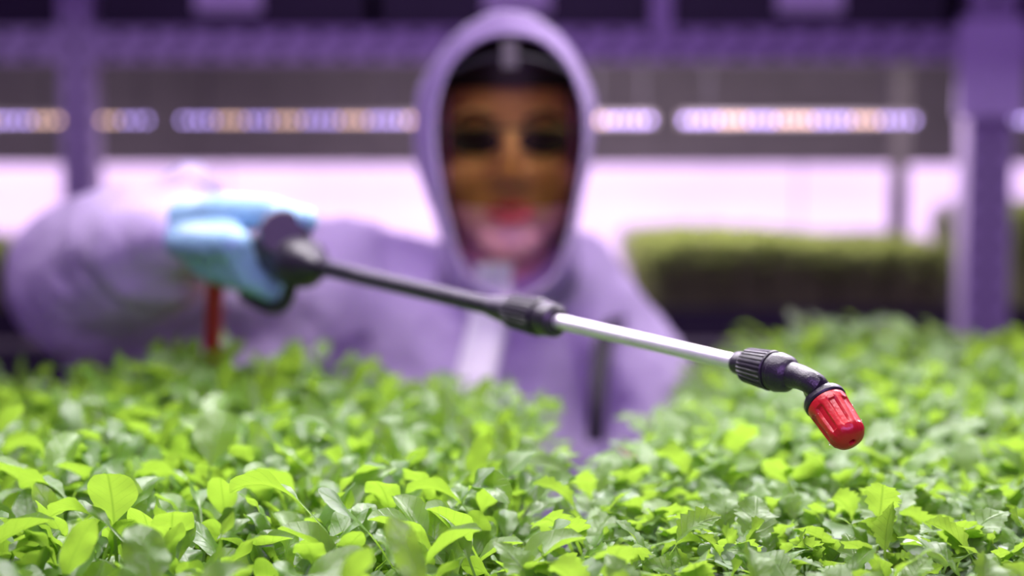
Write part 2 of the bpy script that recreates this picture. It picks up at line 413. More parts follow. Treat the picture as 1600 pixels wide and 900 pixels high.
# ------------------------------------------------------------------ near benches, trays and soil
ZS = CAMZ - .168 - .080          # soil level of the near beds
TH = .060
LA, RA = math.radians(-2.0), math.radians(-12.5)
def place(org, ang, u, v): # u forward along the edge, v to the side (+x)
    return org[0] + v * math.cos(ang) - u * math.sin(ang), org[1] + v * math.sin(ang) + u * math.cos(ang)
LO, LW, LL = (-.012, .43), .62, .78
RO, RW, RL = (-.0055, .548), .44, .96
ltx, lty = place(LO, LA, 0, -LW)
tray('growing_tray', LW, LL, TH, 0, (ltx, lty, ZS - TH + .012), LA, 'black growing tray under the smooth spoon-leaved seedlings, its edge toward the gap', TH - .012)
tray('growing_tray', RW, RL, TH, 0, (RO[0], RO[1], ZS - TH + .012), RA, 'black growing tray under the serrated seedlings, set askew', TH - .012)
def bench(org, ang, w_, l_, label):
    t = tag(empty('bench', (org[0], org[1], 0), ang), label, 'bench'); zt_ = ZS - TH + .0115
    bevel(obj('bench_top', bx(.004, w_ - .004, -.01, l_ + .01, zt_ - .03, zt_), M['bench'], t))
    for x in (.02, w_ - .06):
        for y in (.02, l_ - .06): obj('leg', bx(x, x + .04, y, y + .04, 0, zt_ - .0305), M['bench'], t)
bench((ltx, lty), LA, LW, LL, 'steel bench carrying the tray of spoon-leaved seedlings')
bench(RO, RA, RW, RL, 'steel bench carrying the askew tray of serrated seedlings')

# ------------------------------------------------------------------ leaves
RNG = np.random.default_rng(7)
def leaf_geo(kind, rng, lod=0, P=None):
    """one leaf with its petiole, growing from the origin along +z and bending to +x; returns verts, quads, uv, params"""
    if P is None:
        if kind == 'leaf':
            P = dict(L=rng.uniform(.056, .082), pf=rng.uniform(.56, .67), W=rng.uniform(.0056, .0094), a0=rng.uniform(.05, .28), a1=rng.uniform(.5, 2.3), p=rng.uniform(1.6, 3.0),
                     fold=rng.uniform(-.25, .55), curl=rng.uniform(-.35, .35), rip=rng.uniform(.0005, .0018), ph=rng.uniform(0, 6), side=rng.normal(0, .10), tw=rng.normal(0, .7))
        elif kind == 'jag':
            P = dict(L=rng.uniform(.030, .046), pf=rng.uniform(.28, .40), W=rng.uniform(.0068, .0100), a0=rng.uniform(.1, .6), a1=rng.uniform(1.0, 2.2), p=rng.uniform(1.2, 2.2),
                     fold=rng.uniform(-.1, .45), curl=rng.uniform(-.3, .15), rip=rng.uniform(.0008, .0018), ph=rng.uniform(0, 6), side=rng.normal(0, .12), tw=rng.normal(0, .5))
        else:
            P = dict(L=rng.uniform(.020, .027), pf=rng.uniform(.34, .42), W=rng.uniform(.0072, .0098), a0=rng.uniform(.3, .8), a1=rng.uniform(1.25, 1.8), p=1.0,
                     fold=rng.uniform(-.25, .25), curl=rng.uniform(-.25, .25), rip=.0004, ph=rng.uniform(0, 6), side=0, tw=rng.normal(0, .2))
    if kind == 'leaf': npet, nb, m = ((4, 12, 6), (2, 6, 4))[lod]
    elif kind == 'jag': npet, nb, m = ((2, 24, 4), (1, 9, 2))[lod]
    else: npet, nb, m = ((2, 8, 4), (1, 4, 2))[lod]
    s = np.concatenate([np.linspace(0, P['pf'], npet + 1)[:-1], P['pf'] + (1 - P['pf']) * np.linspace(0, 1, nb + 1)])
    sb = np.clip((s - P['pf']) / (1 - P['pf']), 0, 1)
    pw = {'leaf': .0009, 'jag': .0007, 'coty': .0006}[kind]
    if kind == 'leaf': prof = np.sin(np.pi * np.clip(sb, 0, 1) ** 1.25) ** .75 * (1 - .0 * sb); prof = np.where(sb > .55, np.sqrt(np.clip(1 - ((sb - .55) / .45) ** 2, 0, 1)), np.sin(np.pi / 2 * np.clip(sb / .55, 0, 1)) ** 1.35)
    elif kind == 'jag':
        prof = np.where(sb > .5, np.clip(1 - ((sb - .5) / .5) ** 1.8, 0, 1), np.sin(np.pi / 2 * np.clip(sb / .5, 0, 1)) ** .8)
        if lod == 0: tooth = 1 - .24 * ((np.arange(len(s)) % 3) / 2.0)
        else: tooth = 1 - .2 * (np.arange(len(s)) % 2)
        prof = prof * tooth
    else: prof = np.where(sb > .5, np.sqrt(np.clip(1 - ((sb - .5) / .5) ** 2.6, 0, 1)), np.sin(np.pi / 2 * np.clip(sb / .5, 0, 1)) ** .7)
    wd = np.maximum(pw, P['W'] * prof); wd[-1] = max(P['W'] * .12, pw * .6)
    th = P['a0'] + (P['a1'] - P['a0']) * s ** P['p']
    ds = np.diff(s, prepend=0) * P['L']
    cx = np.cumsum(np.sin(th) * ds); cz = np.cumsum(np.cos(th) * ds); cy = P['side'] * P['L'] * s ** 2
    nrm = np.stack([-np.cos(th), np.zeros_like(th), np.sin(th)], 1)
    tw = P['tw'] * sb
    t = np.linspace(-1, 1, m + 1)
    V = np.zeros((len(s), m + 1, 3)); UV = np.zeros((len(s), m + 1, 2))
    for j, tj in enumerate(t):
        lift = wd * abs(tj) * np.sin(P['fold']) + P['curl'] * wd * tj ** 2 + P['rip'] * np.sin(sb * 13 + P['ph'] + (2 if tj > 0 else 0)) * abs(tj) * (sb > 0) * prof
        across = wd * tj * math.cos(P['fold'])
        a2 = across * np.cos(tw) - lift * np.sin(tw); l2 = across * np.sin(tw) + lift * np.cos(tw)
        back = 0.0
        if kind == 'coty': back = (.16 * P['L'] * (1 - abs(tj)) ** 1.5) * (sb ** 6)     # notch at the tip
        fx = np.sin(th) * back; fz = np.cos(th) * back
        V[:, j, 0] = cx + nrm[:, 0] * l2 - fx; V[:, j, 1] = cy + a2; V[:, j, 2] = cz + nrm[:, 2] * l2 - fz
        UV[:, j, 0] = .5 + tj * .5 * np.clip(wd / P['W'], .05, 1); UV[:, j, 1] = sb
    n1 = m + 1; i0 = np.arange(len(s) - 1)[:, None] * n1 + np.arange(m)[None, :]
    Q = np.stack([i0, i0 + 1, i0 + n1 + 1, i0 + n1], -1).reshape(-1, 4)
    return V.reshape(-1, 3), Q, UV.reshape(-1, 2), P

def stem_geo(h, r, lod=0, lean=.1):
    seg = 6 if lod == 0 else 3; n = 4 if lod == 0 else 1
    V = []
    for i in range(n + 1):
        f = i / n
        for k in range(seg):
            a = 2 * math.pi * k / seg
            V.append((lean * h * f * f + r * math.cos(a), r * math.sin(a), h * f))
    Q = []
    for i in range(n):
        for k in range(seg): Q.append((i * seg + k, i * seg + (k + 1) % seg, (i + 1) * seg + (k + 1) % seg, (i + 1) * seg + k))
    V = np.array(V); return V, np.array(Q), np.tile((.5, .5), (len(V), 1)), None

LIB = {}      # kind -> list of (mesh, lod geometry, material name)
def lib_add(kind, nme, geo0, geo1, mname, rnd):
    V, Q, UV, _ = geo0
    me = tri_mesh(nme, V, Q, [M[mname]], None, UV, np.full(len(V), rnd))
    LIB.setdefault(kind, []).append((me, geo1, mname, rnd))
for kind, cnt in (('leaf', 26), ('jag', 20), ('coty', 12)):
    for i in range(cnt):
        g0 = leaf_geo(kind, RNG, 0); g1 = leaf_geo(kind, RNG, 1, g0[3])
        lib_add(kind, kind + '_mesh', g0, g1, kind, RNG.uniform(0, 1))
for i in range(4): lib_add('stemA', 'stem_mesh', stem_geo(.016 + .004 * i, .0012, 0), stem_geo(.016 + .004 * i, .0012, 1), 'stem', .5)
for i in range(4): lib_add('stemB', 'stem_mesh', stem_geo(.036 + .004 * i, .0009, 0, .12), stem_geo(.036 + .004 * i, .0009, 1, .12), 'stem', .5)

def rotz(a): return Matrix.Rotation(a, 4, 'Z')
def plant_kind(k, rng):
    """list of (part name, library kind, index, local matrix)"""
    out = []
    if k == 'A':
        si = rng.integers(4); h = .016 + .004 * si; out.append(('stem', 'stemA', si, Matrix.Identity(4)))
        n = rng.integers(5, 8); a = rng.uniform(0, 6.28)
        for i in range(n):
            a += 2.4 + rng.normal(0, .25); s = 1.0 - .07 * (n - 1 - i if i < 2 else 0) - (.28 if i >= n - 2 else 0) + rng.normal(0, .09)
            m_ = Matrix.Translation((.1 * h, 0, h * (.55 + .45 * i / n))) @ rotz(a) @ Matrix.Rotation(rng.uniform(-.1, .35) * (1 - .6 * i / n), 4, 'Y') @ Matrix.Scale(s, 4)
            out.append(('leaf', 'leaf', rng.integers(26), m_))
    else:
        si = rng.integers(4); h = .036 + .004 * si; out.append(('stem', 'stemB', si, Matrix.Identity(4)))
        a = rng.uniform(0, 6.28); top = Vector((.12 * h, 0, h))
        for i in range(2):
            out.append(('seed_leaf', 'coty', rng.integers(12), Matrix.Translation(top - Vector((0, 0, .003))) @ rotz(a + i * math.pi + rng.normal(0, .25)) @ Matrix.Scale(rng.uniform(.85, 1.2), 4)))
        n = rng.integers(1, 4); a += math.pi / 2
        for i in range(n):
            s = (1, .95, .7, .5)[i] * rng.uniform(.8, 1.15)
            out.append(('leaf', 'jag', rng.integers(20), Matrix.Translation(top) @ rotz(a + rng.normal(0, .3)) @ Matrix.Scale(s, 4))); a += math.pi if i == 0 else 2.2
    return out
PLANTS = {k: [plant_kind(k, RNG) for _ in range(16)] for k in 'AB'}

def build_bed(kind, org, ang, W_, L_, sgn, sp, hfun, names, zones, heroes=(), individuals=300):
    rng = np.random.default_rng(11 if kind == 'A' else 12); cells = []
    u = .010
    while u < L_ - .010:
        v_ = .005
        while v_ < W_ - .008:
            uu = u + rng.uniform(-.4, .4) * sp; vv = v_ + rng.uniform(-.4, .4) * sp; v_ += sp
            uu = min(max(uu, .006), L_ - .006); vv = min(max(vv, .006), W_ - .006)
            x, y = place(org, ang, uu, sgn * vv)
            sc = hfun(uu, vv) * rng.uniform(.84, 1.14)
            if abs(x) > .37 * y + .17: continue
            lean = (.20 if sgn < 0 else -.12) * max(0, 1 - vv / .03)          # edge plants lean out over the gap
            cells.append((x, y, sc, rng.uniform(0, 6.28), rng.integers(16), rng.normal(0, .06), rng.normal(0, .06) + lean))
        u += sp * .92
    for hx, hy, *_ in heroes:
        cells = [c for c in cells if not (abs(c[0] - hx) < .011 and -.042 < c[1] - hy < .010)]
    def px_of(c):
        zt_ = ZS + .078 * c[2]; dz = zt_ - CAMZ
        cp, sp_ = math.cos(PITCH), math.sin(PITCH)
        dep = c[1] * cp - dz * sp_; up = c[1] * sp_ + dz * cp
        return 800 + F * c[0] / dep, 450 - F * up / dep
    def inview(c):
        px, py = px_of(c); return -25 < px < 1625 and py < 915
    def base(c):
        return Matrix.Translation((c[0], c[1], ZS + .0002)) @ Matrix.Rotation(c[6], 4, 'Y') @ Matrix.Rotation(c[5], 4, 'X') @ rotz(c[3]) @ Matrix.Scale(c[2], 4)
    cells.sort(key=lambda c: c[1])
    ind = [c for c in cells if inview(c)][:individuals - len(heroes)]; ids = set(id(c) for c in ind)
    ymid = ind[len(ind) // 2][1]
    for c in ind:
        t = empty(names[0]); t.matrix_basis = base(c)
        px = px_of(c)[0]; z = zones[(0 if c[1] < ymid else 3) + (0 if px < names[4] else 1 if px < names[5] else 2)]
        tag(t, names[1] + z, names[2], names[3] + z)
        for pn, lk, li, mm in PLANTS[kind][c[4]]:
            o = bpy.data.objects.new(pn, LIB[lk][li][0]); C.objects.link(o); o.parent = t; o.matrix_basis = mm
    for hx, hy, sc, rz_, label, parts in heroes:
        t = empty(names[0], (hx, hy, ZS + .0002), rz_); t.scale = (sc,) * 3; tag(t, label, names[2])
        for pn, me, mm in parts:
            o = bpy.data.objects.new(pn, me); C.objects.link(o); o.parent = t; o.matrix_basis = mm
    VV, QQ, UU, RR, MI = [], [], [], [], []; off = 0; mats = ['leaf', 'stem'] if kind == 'A' else ['jag', 'coty', 'stem']
    for c in cells:
        if id(c) in ids: continue
        bs = base(c)
        for pn, lk, li, mm in PLANTS[kind][c[4]]:
            _, (V, Q, UV, _), mn, rd = LIB[lk][li]
            A = np.array(bs @ mm)
            VV.append(V @ A[:3, :3].T + A[:3, 3]); QQ.append(Q + off); UU.append(UV); RR.append(np.full(len(V), rd)); MI.append(np.full(len(Q), mats.index(mn))); off += len(V)
    me = tri_mesh('seedling_mass', np.concatenate(VV), np.concatenate(QQ), [M[m_] for m_ in mats], np.concatenate(MI), np.concatenate(UU), np.concatenate(RR))
    o = obj('seedling_mass', me); tag(o, names[6], 'seedlings', kind='stuff')

def special(kind, mname, rnd, **P):
    P.setdefault('ph', 1.0); P.setdefault('side', 0); P.setdefault('tw', 0); P.setdefault('rip', .0008)
    V, Q, UV, _ = leaf_geo(kind, RNG, 0, P); return tri_mesh(kind + '_mesh', V, Q, [M[mname]], None, UV, np.full(len(V), rnd))
def TZR(z, a, s_=1, tilt=0): return Matrix.Translation((0, 0, z)) @ rotz(a) @ Matrix.Rotation(tilt, 4, 'Y') @ Matrix.Scale(s_, 4)
def stemA(i): return ('stem', LIB['stemA'][i][0], Matrix.Identity(4))
def stemB(i): return ('stem', LIB['stemB'][i][0], Matrix.Identity(4))
def leafA(i, z, a, s_=.85): return ('leaf', LIB['leaf'][i][0], TZR(z, a, s_))
def cot(i, z, a, s_=1.0): return ('seed_leaf', LIB['coty'][i][0], TZR(z, a, s_))
def PX(px, Y): return at(px, 800, Y).x
HEROA = [
    (PX(180, .645), .645, 1.0, -1.5708, 'seedling with one broad upright lime leaf facing out, among the front spoon leaves',
     [stemA(2), ('leaf', special('leaf', 'leaf', .9, L=.092, pf=.70, W=.0118, a0=-.03, a1=.55, p=3.5, fold=.12, curl=.12), TZR(.016, 0)), leafA(3, .012, 2.2, .75), leafA(7, .012, 4.0, .75)]),
    (PX(408, .585), .585, 1.0, .15, 'seedling with a tall leaf arching to the right at the bottom photo edge',
     [stemA(1), ('leaf', special('leaf', 'leaf', .7, L=.090, pf=.55, W=.0095, a0=.12, a1=1.9, p=2.6, fold=.25, curl=-.2, tw=.9), TZR(.014, 0)), leafA(11, .012, 2.4, .7), leafA(5, .012, 4.2, .7)]),
    (PX(318, .78), .78, 1.0, 1.4, 'seedling with a broad pale glossy leaf leaning back, below the red hose',
     [stemA(2), ('leaf', special('leaf', 'leaf', .8, L=.094, pf=.62, W=.0135, a0=.05, a1=.9, p=2.0, fold=.1, curl=.1), TZR(.018, 0)), leafA(1, .012, 2.0), leafA(9, .012, 4.1)]),
    (PX(560, .60), .60, 1.0, 1.2, 'seedling whose top leaf cups upward like a pale saucer at the bottom photo edge',
     [stemA(1), ('leaf', special('leaf', 'leaf', .8, L=.080, pf=.58, W=.0105, a0=.1, a1=1.45, p=2.0, fold=.55, curl=.35), TZR(.014, -2.4)), leafA(14, .012, 1.2, .7), leafA(6, .012, 3.2, .7)]),
]
HEROB = [
    (PX(985, .66), .66, 1.0, -1.5, 'seedling with a toothed lime leaf folded like a tent, below the silver tube',
     [stemB(2), cot(2, .042, 1.2), cot(5, .042, 4.3), ('leaf', special('jag', 'jag', .9, L=.042, pf=.36, W=.0098, a0=.1, a1=1.7, p=1.6, fold=-.45, curl=-.1), TZR(.045, 0)), ('leaf', special('jag', 'jag', .6, L=.026, pf=.36, W=.006, a0=.4, a1=1.2, p=1.6, fold=.3, curl=.1), TZR(.045, 2.5))]),
    (PX(1385, .67), .67, 1.0, -1.2, 'seedling with a single upright toothed lime leaf, right of and below the red nozzle',
     [stemB(3), cot(7, .044, .4), cot(9, .044, 3.4), ('leaf', special('jag', 'jag', .95, L=.040, pf=.34, W=.0085, a0=-.05, a1=.5, p=2, fold=.2, curl=.1, tw=.4), TZR(.047, 0))]),
    (PX(1475, .665), .665, 1.05, 1.2, 'seedling with large pale lavender seed leaves spread flat, right of the red nozzle',
     [stemB(3), ('seed_leaf', special('coty', 'coty', .9, L=.030, pf=.3, W=.0115, a0=.5, a1=1.5, p=1, fold=-.1, curl=-.15, rip=.0003), TZR(.046, .5)), ('seed_leaf', special('coty', 'coty', .8, L=.028, pf=.3, W=.0105, a0=.4, a1=1.4, p=1, fold=.1, curl=.2, rip=.0003), TZR(.046, 3.5)), ('leaf', special('jag', 'jag', .5, L=.022, pf=.36, W=.006, a0=.2, a1=1.0, p=1.6, fold=.3, curl=.1), TZR(.047, 2.0))]),
]

def hA(u, v):      # plants stand lower at the far corner by the gap, taller toward the far side at left
    k = 1.0
    k -= .30 * max(0, min(1, (u - .35) / .4)) * max(0, 1 - v / .22)
    k += .16 * max(0, min(1, (u - .5) / .25)) * max(0, 1 - abs(v - .25) / .13)
    k -= .16 * max(0, min(1, (u - .4) / .25)) * max(0, min(1, (v - .32) / .08))
    return k
def hB(u, v):
    k = 1.0 + .20 * max(0, min(1, (u - .45) / .5)) * max(0, min(1, (v - .02) / .1)) - .25 * max(0, min(1, (u - .5) / .4)) * max(0, (v - .15) / .25)
    k -= .40 * max(0, min(1, (u - .35) / .3)) * max(0, 1 - v / .10)
    return k
build_bed('A', LO, LA, LW, LL, -1, .0175, hA, ('spoon_leaved_seedling', 'smooth spoon-leaved seedling ', 'seedling', 'smooth seedlings ', 290, 560, 'blurred smooth-leaved green seedlings filling the rear of the tray'),
          ('in the sharp front rows by the lower left photo corner', 'in the front rows straight below the gloved hand', 'in the front rows beside the gap between trays',
           'one band behind the front rows, at the left photo edge', 'one band behind the front rows, below the gloved hand', 'one band behind the front rows, beside the gap'), HEROA)
build_bed('B', RO, RA, RW, RL, 1, .0145, hB, ('serrated_seedling', 'small tooth-leaved seedling ', 'seedling', 'toothed seedlings ', 1080, 1360, 'blurred tooth-leaved green seedlings filling the rear of the askew tray'),
          ('in the sharp front rows beside the gap between trays', 'in the front rows left of and below the red nozzle', 'in the front rows by the lower right photo corner',
           'one band behind the front rows, beside the gap', 'one band behind the front rows, under the red nozzle', 'one band behind the front rows, at the right photo edge'), HEROB)

# ------------------------------------------------------------------ the sprayer lance
P1 = at(1197, 577, .700); P3 = at(470, 410, 1.05); D = (P3 - P1).normalized()      # D runs from nozzle to handle
lance = tag(empty('spray_lance', P1), 'black and silver spray lance with red nozzle, held out over the seedlings', 'sprayer')
def lp(name, bm, m, smooth=True, parent=None, bev=0):
    bmesh.ops.translate(bm, verts=bm.verts, vec=-P1)
    o = obj(name, bm, M[m], parent or lance, False)
    if smooth:
        o.data.polygons.foreach_set('use_smooth', [True] * len(o.data.polygons))
        try: o.data.set_sharp_from_angle(angle=math.radians(35))
        except Exception: pass
    return o
# distance of a pixel column along the lance
def along(px):
    best = min((abs(XP(P1 + D * t) - px), t) for t in np.linspace(-.08, .62, 1400)); return best[1]
def XP(p):
    dz = p.z - CAMZ; return 800 + F * p.x / (p.y * math.cos(PITCH) - dz * math.sin(PITCH))
t_a, t_b = along(1158), along(868)
lp('metal_tube', lathe(bmesh.new(), P1 + D * (t_a - .01), D, [(0, 0), (0, .0042), (t_b - t_a + .03, .0042), (t_b - t_a + .03, 0)], 32), 'alu')
# front collar: sleeve, ribbed nut, shoulder
f0 = along(1150); f1 = along(1166); f2 = along(1208); f3 = along(1214); f4 = along(1236)
lp('tube_sleeve', lathe(bmesh.new(), P1, D, [(f1 - .002, 0), (f1 - .002, .0062), (f0 - .002, .0060), (f0, .0054), (f0, 0)], 40), 'plastic')
nut = [(f2, 0), (f2, .0098), (f2 + .0008, .0102), (f2 + .0009, .0101), (f1 - .0012, .0089), (f1, .0078), (f1, 0)]
lp('ribbed_collar', lathe(bmesh.new(), P1, D, nut, 26 * 6, (26, .0006, f2 + .00085, f1 - .001)), 'plastic')
lp('collar_ring', lathe(bmesh.new(), P1, D, [(f3 - .0002, 0), (f3 - .0002, .0088), (f3 + .0005, .0092), (f2 - .0003, .0092), (f2 - .0002, 0)], 48), 'plastic')
lp('shoulder', lathe(bmesh.new(), P1, D, [(f4 - .002, 0), (f4 - .002, .0040), (f4, .0072), (f4 + .0022, .0090), (f3 - .001, .0100), (f3 - .0004, .0097), (f3 - .0003, 0)], 48), 'plastic')
# elbow and cap
E0 = P1 + D * (f4 + .004); E1 = P1 + D * (f4 - .006)
CB = at(1289, 627, .676); CT = at(1333, 693, .655)      # cap base and tip centres
CD = (CT - CB).normalized()
path = smooth_path([E0, E1, E1 + (-D) * .006 + CD * .003, CB - CD * .009, CB - CD * .001], 7)
n = len(path)
lp('bent_neck', tube(bmesh.new(), path, [.0069 - .0010 * math.sin(math.pi * min(1, i / (n * .8))) + (.0008 if i > n - 4 else 0) for i in range(n)], 28), 'plastic')
lp('flange', lathe(bmesh.new(), CB, CD, [(-.005, 0), (-.005, .0062), (-.0034, .0078), (-.0026, .0098), (-.0010, .0106), (.0008, .0106), (.0016, .0100), (.0016, 0)], 48), 'plastic')
CL = .0275
def cap_bm():
    bm = bmesh.new(); d, u, v_ = basis(CD); seg = 96; rings = []
    prof = [(.0017, .0093), (.0020, .0099), (.0032, .0101), (.0060, .0099), (.0066, .0098), (.0120, .00955), (.0180, .0092), (.0210, .0090), (.0218, .00895), (.0238, .0084), (.0256, .0070), (.0268, .0050), (.0272, .0030), (.0274, .0022), (.0270, .0016), (.0255, .0012)]
    for t, r in prof:
        ring = []
        for i in range(seg):
            a = 2 * math.pi * i / seg; k = (i * 8 / seg) % 1; rr = r
            if .0062 < t < .0212: rr -= .0010 * max(0, min(1, (abs(k - .5) * -1 + .27) / .05))      # recessed long flutes
            if t > .0212 and t < .0245: rr -= .0003 * (1 if .25 < k < .75 else 0)
            ring.append(bm.verts.new(CB + d * t + (u * math.cos(a) + v_ * math.sin(a)) * rr))
        rings.append(ring)
    for a, b in zip(rings, rings[1:]):
        for i in range(seg): bm.faces.new((a[i], a[(i + 1) % seg], b[(i + 1) % seg], b[i]))
    bm.faces.new(rings[0][::-1]); bm.faces.new(rings[-1]); return bm
cap = lp('nozzle_cap', cap_bm(), 'red')
# droplets on the cap
dr = mat('water_drop', (1, .9, .9), .03, 0, .5, Transmission_Weight=1.0); dr.node_tree.nodes['Principled BSDF'].inputs['IOR'].default_value = 1.33
bm = bmesh.new(); rg = random.Random(3); d, u, v_ = basis(CD)
for i in range(26):
    t = rg.uniform(.004, .022); a = rg.uniform(0, 6.28); r = .0101 - .05 * t * .9 + .0004
    bmesh.ops.create_icosphere(bm, subdivisions=1, radius=rg.uniform(.00015, .0004), matrix=Matrix.Translation(CB + d * t + (u * math.cos(a) + v_ * math.sin(a)) * r))
M['drop'] = dr; s = lp('water_drops', bm, 'drop', parent=None); s['kind'] = 'stuff'
# rear collar, rear tube and handle
g0 = along(872); g1 = along(846); g2 = along(802); g3 = along(768); g4 = along(505)
lp('end_nut', lathe(bmesh.new(), P1, D, [(g0, 0), (g0, .0075), (g0 + .002, .0098), (g1 - .003, .0105), (g1 - .0005, .0098), (g1 - .0004, 0)], 40), 'plastic')
lp('ribbed_collar', lathe(bmesh.new(), P1, D, [(g1, 0), (g1, .0108), (g1 + .001, .0114), (g1 + .0011, .0114), (g2 - .001, .0106), (g2, .0098), (g2, 0)], 24 * 6, (24, .0007, g1 + .00105, g2 - .0009)), 'plastic')
lp('tapered_sleeve', lathe(bmesh.new(), P1, D, [(g2 + .0003, 0), (g2 + .0003, .0094), (g3, .0066), (g3 + .0002, 0)], 40), 'plastic')
lp('rear_tube', lathe(bmesh.new(), P1, D, [(g3 + .0004, 0), (g3 + .0004, .0056), (g4, .0060), (g4, 0)], 32), 'plastic')
G = P3 + D * .080
dd = -D; ss = dd.cross(Vector((0, 0, 1))).normalized(); upv = ss.cross(dd).normalized()
head = bmesh.new()
lathe(head, P1, D, [(g4 + .0003, 0), (g4 + .0003, .0075), (g4 + .012, .0105), (g4 + .02, .017), (g4 + .028, .019), (g4 + .052, .019), (g4 + .060, .0155), (g4 + .065, .0145), (g4 + .17, .0145), (g4 + .178, .011), (g4 + .179, 0)], 32)
lp('handle', head, 'plastic')
kc = P3 + D * .018 + upv * .016
lp('valve_knob', lathe(bmesh.new(), kc - dd * .004, (dd * .6 - ss * -.5 + upv * .25), [(0, 0), (0, .019), (.014, .019), (.018, .016), (.018, 0)], 32), 'plastic')
lp('trigger', tube(bmesh.new(), smooth_path([P3 + D * .012 - upv * .014, P3 + D * .022 - upv * .033, P3 + D * .045 - upv * .040, P3 + D * .085 - upv * .036], 5), .0055, 12), 'plastic')
hp = [G + D * .035 - upv * .010, at(338, 440, 1.150), at(334, 490, 1.185), at(332, 548, 1.215), at(330, 640, 1.235), at(322, 800, 1.25), Vector((-.27, 1.30, .85)), Vector((-.25, 1.33, .45)), Vector((-.3, 1.36, .02))]
lp('hose', tube(bmesh.new(), smooth_path(hp, 8), .0075, 16), 'hose')

# ------------------------------------------------------------------ the person
SR = at(545, 448, 1.42); EL = at(148, 440, 1.36); WR = G + D * .085 + ss * .020 + Vector((0, 0, .004))
SL = at(885, 455, 1.46); E2 = at(1010, 610, 1.44); W2 = at(975, 815, 1.37)
HX = -.002
b = bmesh.new()
ellipsoid(b, (HX, 1.415, 1.535), (.073, .092, .090))
ellipsoid(b, (HX, 1.385, 1.472), (.0645, .066, .066))
ellipsoid(b, (HX, 1.345, 1.424), (.032, .024, .019))
capsule(b, (HX, 1.324, 1.523), .008, (HX, 1.310, 1.486), .0115)
ellipsoid(b, (HX - .012, 1.318, 1.482), (.008, .010, .007)); ellipsoid(b, (HX + .012, 1.318, 1.482), (.008, .010, .007))
ellipsoid(b, (HX, 1.328, 1.452), (.022, .012, .014))
for sx in (-1, 1):
    ellipsoid(b, (HX + sx * .038, 1.346, 1.484), (.024, .022, .022)); ellipsoid(b, (HX + sx * .030, 1.336, 1.542), (.026, .012, .008))
    ellipsoid(b, (HX + sx * .066, 1.415, 1.505), (.010, .018, .028))
capsule(b, (HX, 1.415, 1.47), .052, (HX - .01, 1.445, 1.365), .050)
HIPL, HIPR = Vector((.055, 1.52, .86)), Vector((-.15, 1.52, .86))
for (p0, r0, p1, r1) in (((-.05, 1.49, .95), .125, (-.05, 1.46, 1.2), .12), ((-.05, 1.46, 1.2), .12, (-.04, 1.455, 1.30), .082),
                         ((-.04, 1.45, 1.33), .055, SR, .05), ((-.04, 1.45, 1.33), .055, SL, .05),
                         (SR, .05, EL, .042), (EL, .040, WR, .028), (SL, .05, E2, .040), (E2, .038, W2, .026),
                         (HIPR, .085, (-.16, 1.47, .47), .055), ((-.16, 1.47, .47), .055, (-.16, 1.53, .09), .038), ((-.16, 1.53, .09), .038, (-.165, 1.42, .05), .032),
                         (HIPL, .085, (.075, 1.47, .47), .055), ((.075, 1.47, .47), .055, (.08, 1.53, .09), .038), ((.08, 1.53, .09), .038, (.085, 1.42, .05), .032)):
    capsule(b, p0, r0, p1, r1)
person = obj('person', remeshed(b, .0045, 3), M['skin'], smooth=True)
tag(person, 'person in white hooded coverall, amber face shield and blue gloves, reaching a spray lance forward', 'person')
def pp(name, me, m, smooth=True, parent=None): return obj(name, me, M[m], parent or person, smooth)

# face pieces
for sx in (-1, 1):
    e = bmesh.new(); ellipsoid(e, (HX + sx * .0305, 1.338, 1.520), (.0125, .010, .0085)); eo = pp('eye', e, 'eye')
    e = bmesh.new(); ellipsoid(e, (HX + sx * .0305, 1.3305, 1.520), (.0055, .004, .0055)); pp('iris', e, 'iris', parent=eo)
    e = bmesh.new(); tube(e, smooth_path([(HX + sx * .014, 1.324, 1.537), (HX + sx * .032, 1.324, 1.543), (HX + sx * .050, 1.334, 1.536)], 5), [.003] * 5 + [.0032] * 5 + [.0015], 10); pp('eyebrow', e, 'hair')
e = bmesh.new()
tube(e, smooth_path([(HX - .024, 1.330, 1.452), (HX - .009, 1.3155, 1.4575), (HX, 1.315, 1.456), (HX + .009, 1.3155, 1.4575), (HX + .024, 1.330, 1.452)], 5), [.0012 + .0026 * math.sin(math.pi * i / 20) for i in range(21)], 10)
tube(e, smooth_path([(HX - .024, 1.330, 1.451), (HX - .010, 1.317, 1.446), (HX, 1.316, 1.4445), (HX + .010, 1.317, 1.446), (HX + .024, 1.330, 1.451)], 5), [.0012 + .0034 * math.sin(math.pi * i / 20) for i in range(21)], 10)
pp('lips', e, 'lips')
e = bmesh.new(); ellipsoid(e, (HX, 1.417, 1.541), (.0785, .0975, .0895), 40)
bmesh.ops.delete(e, geom=[v for v in e.verts if v.co.y < 1.385 and v.co.z < 1.566 - (v.co.y - 1.33) * .3 or v.co.z < 1.50], context='VERTS')
ho = pp('hair', e, 'hair'); sm = ho.modifiers.new('s', 'SOLIDIFY'); sm.thickness = .004

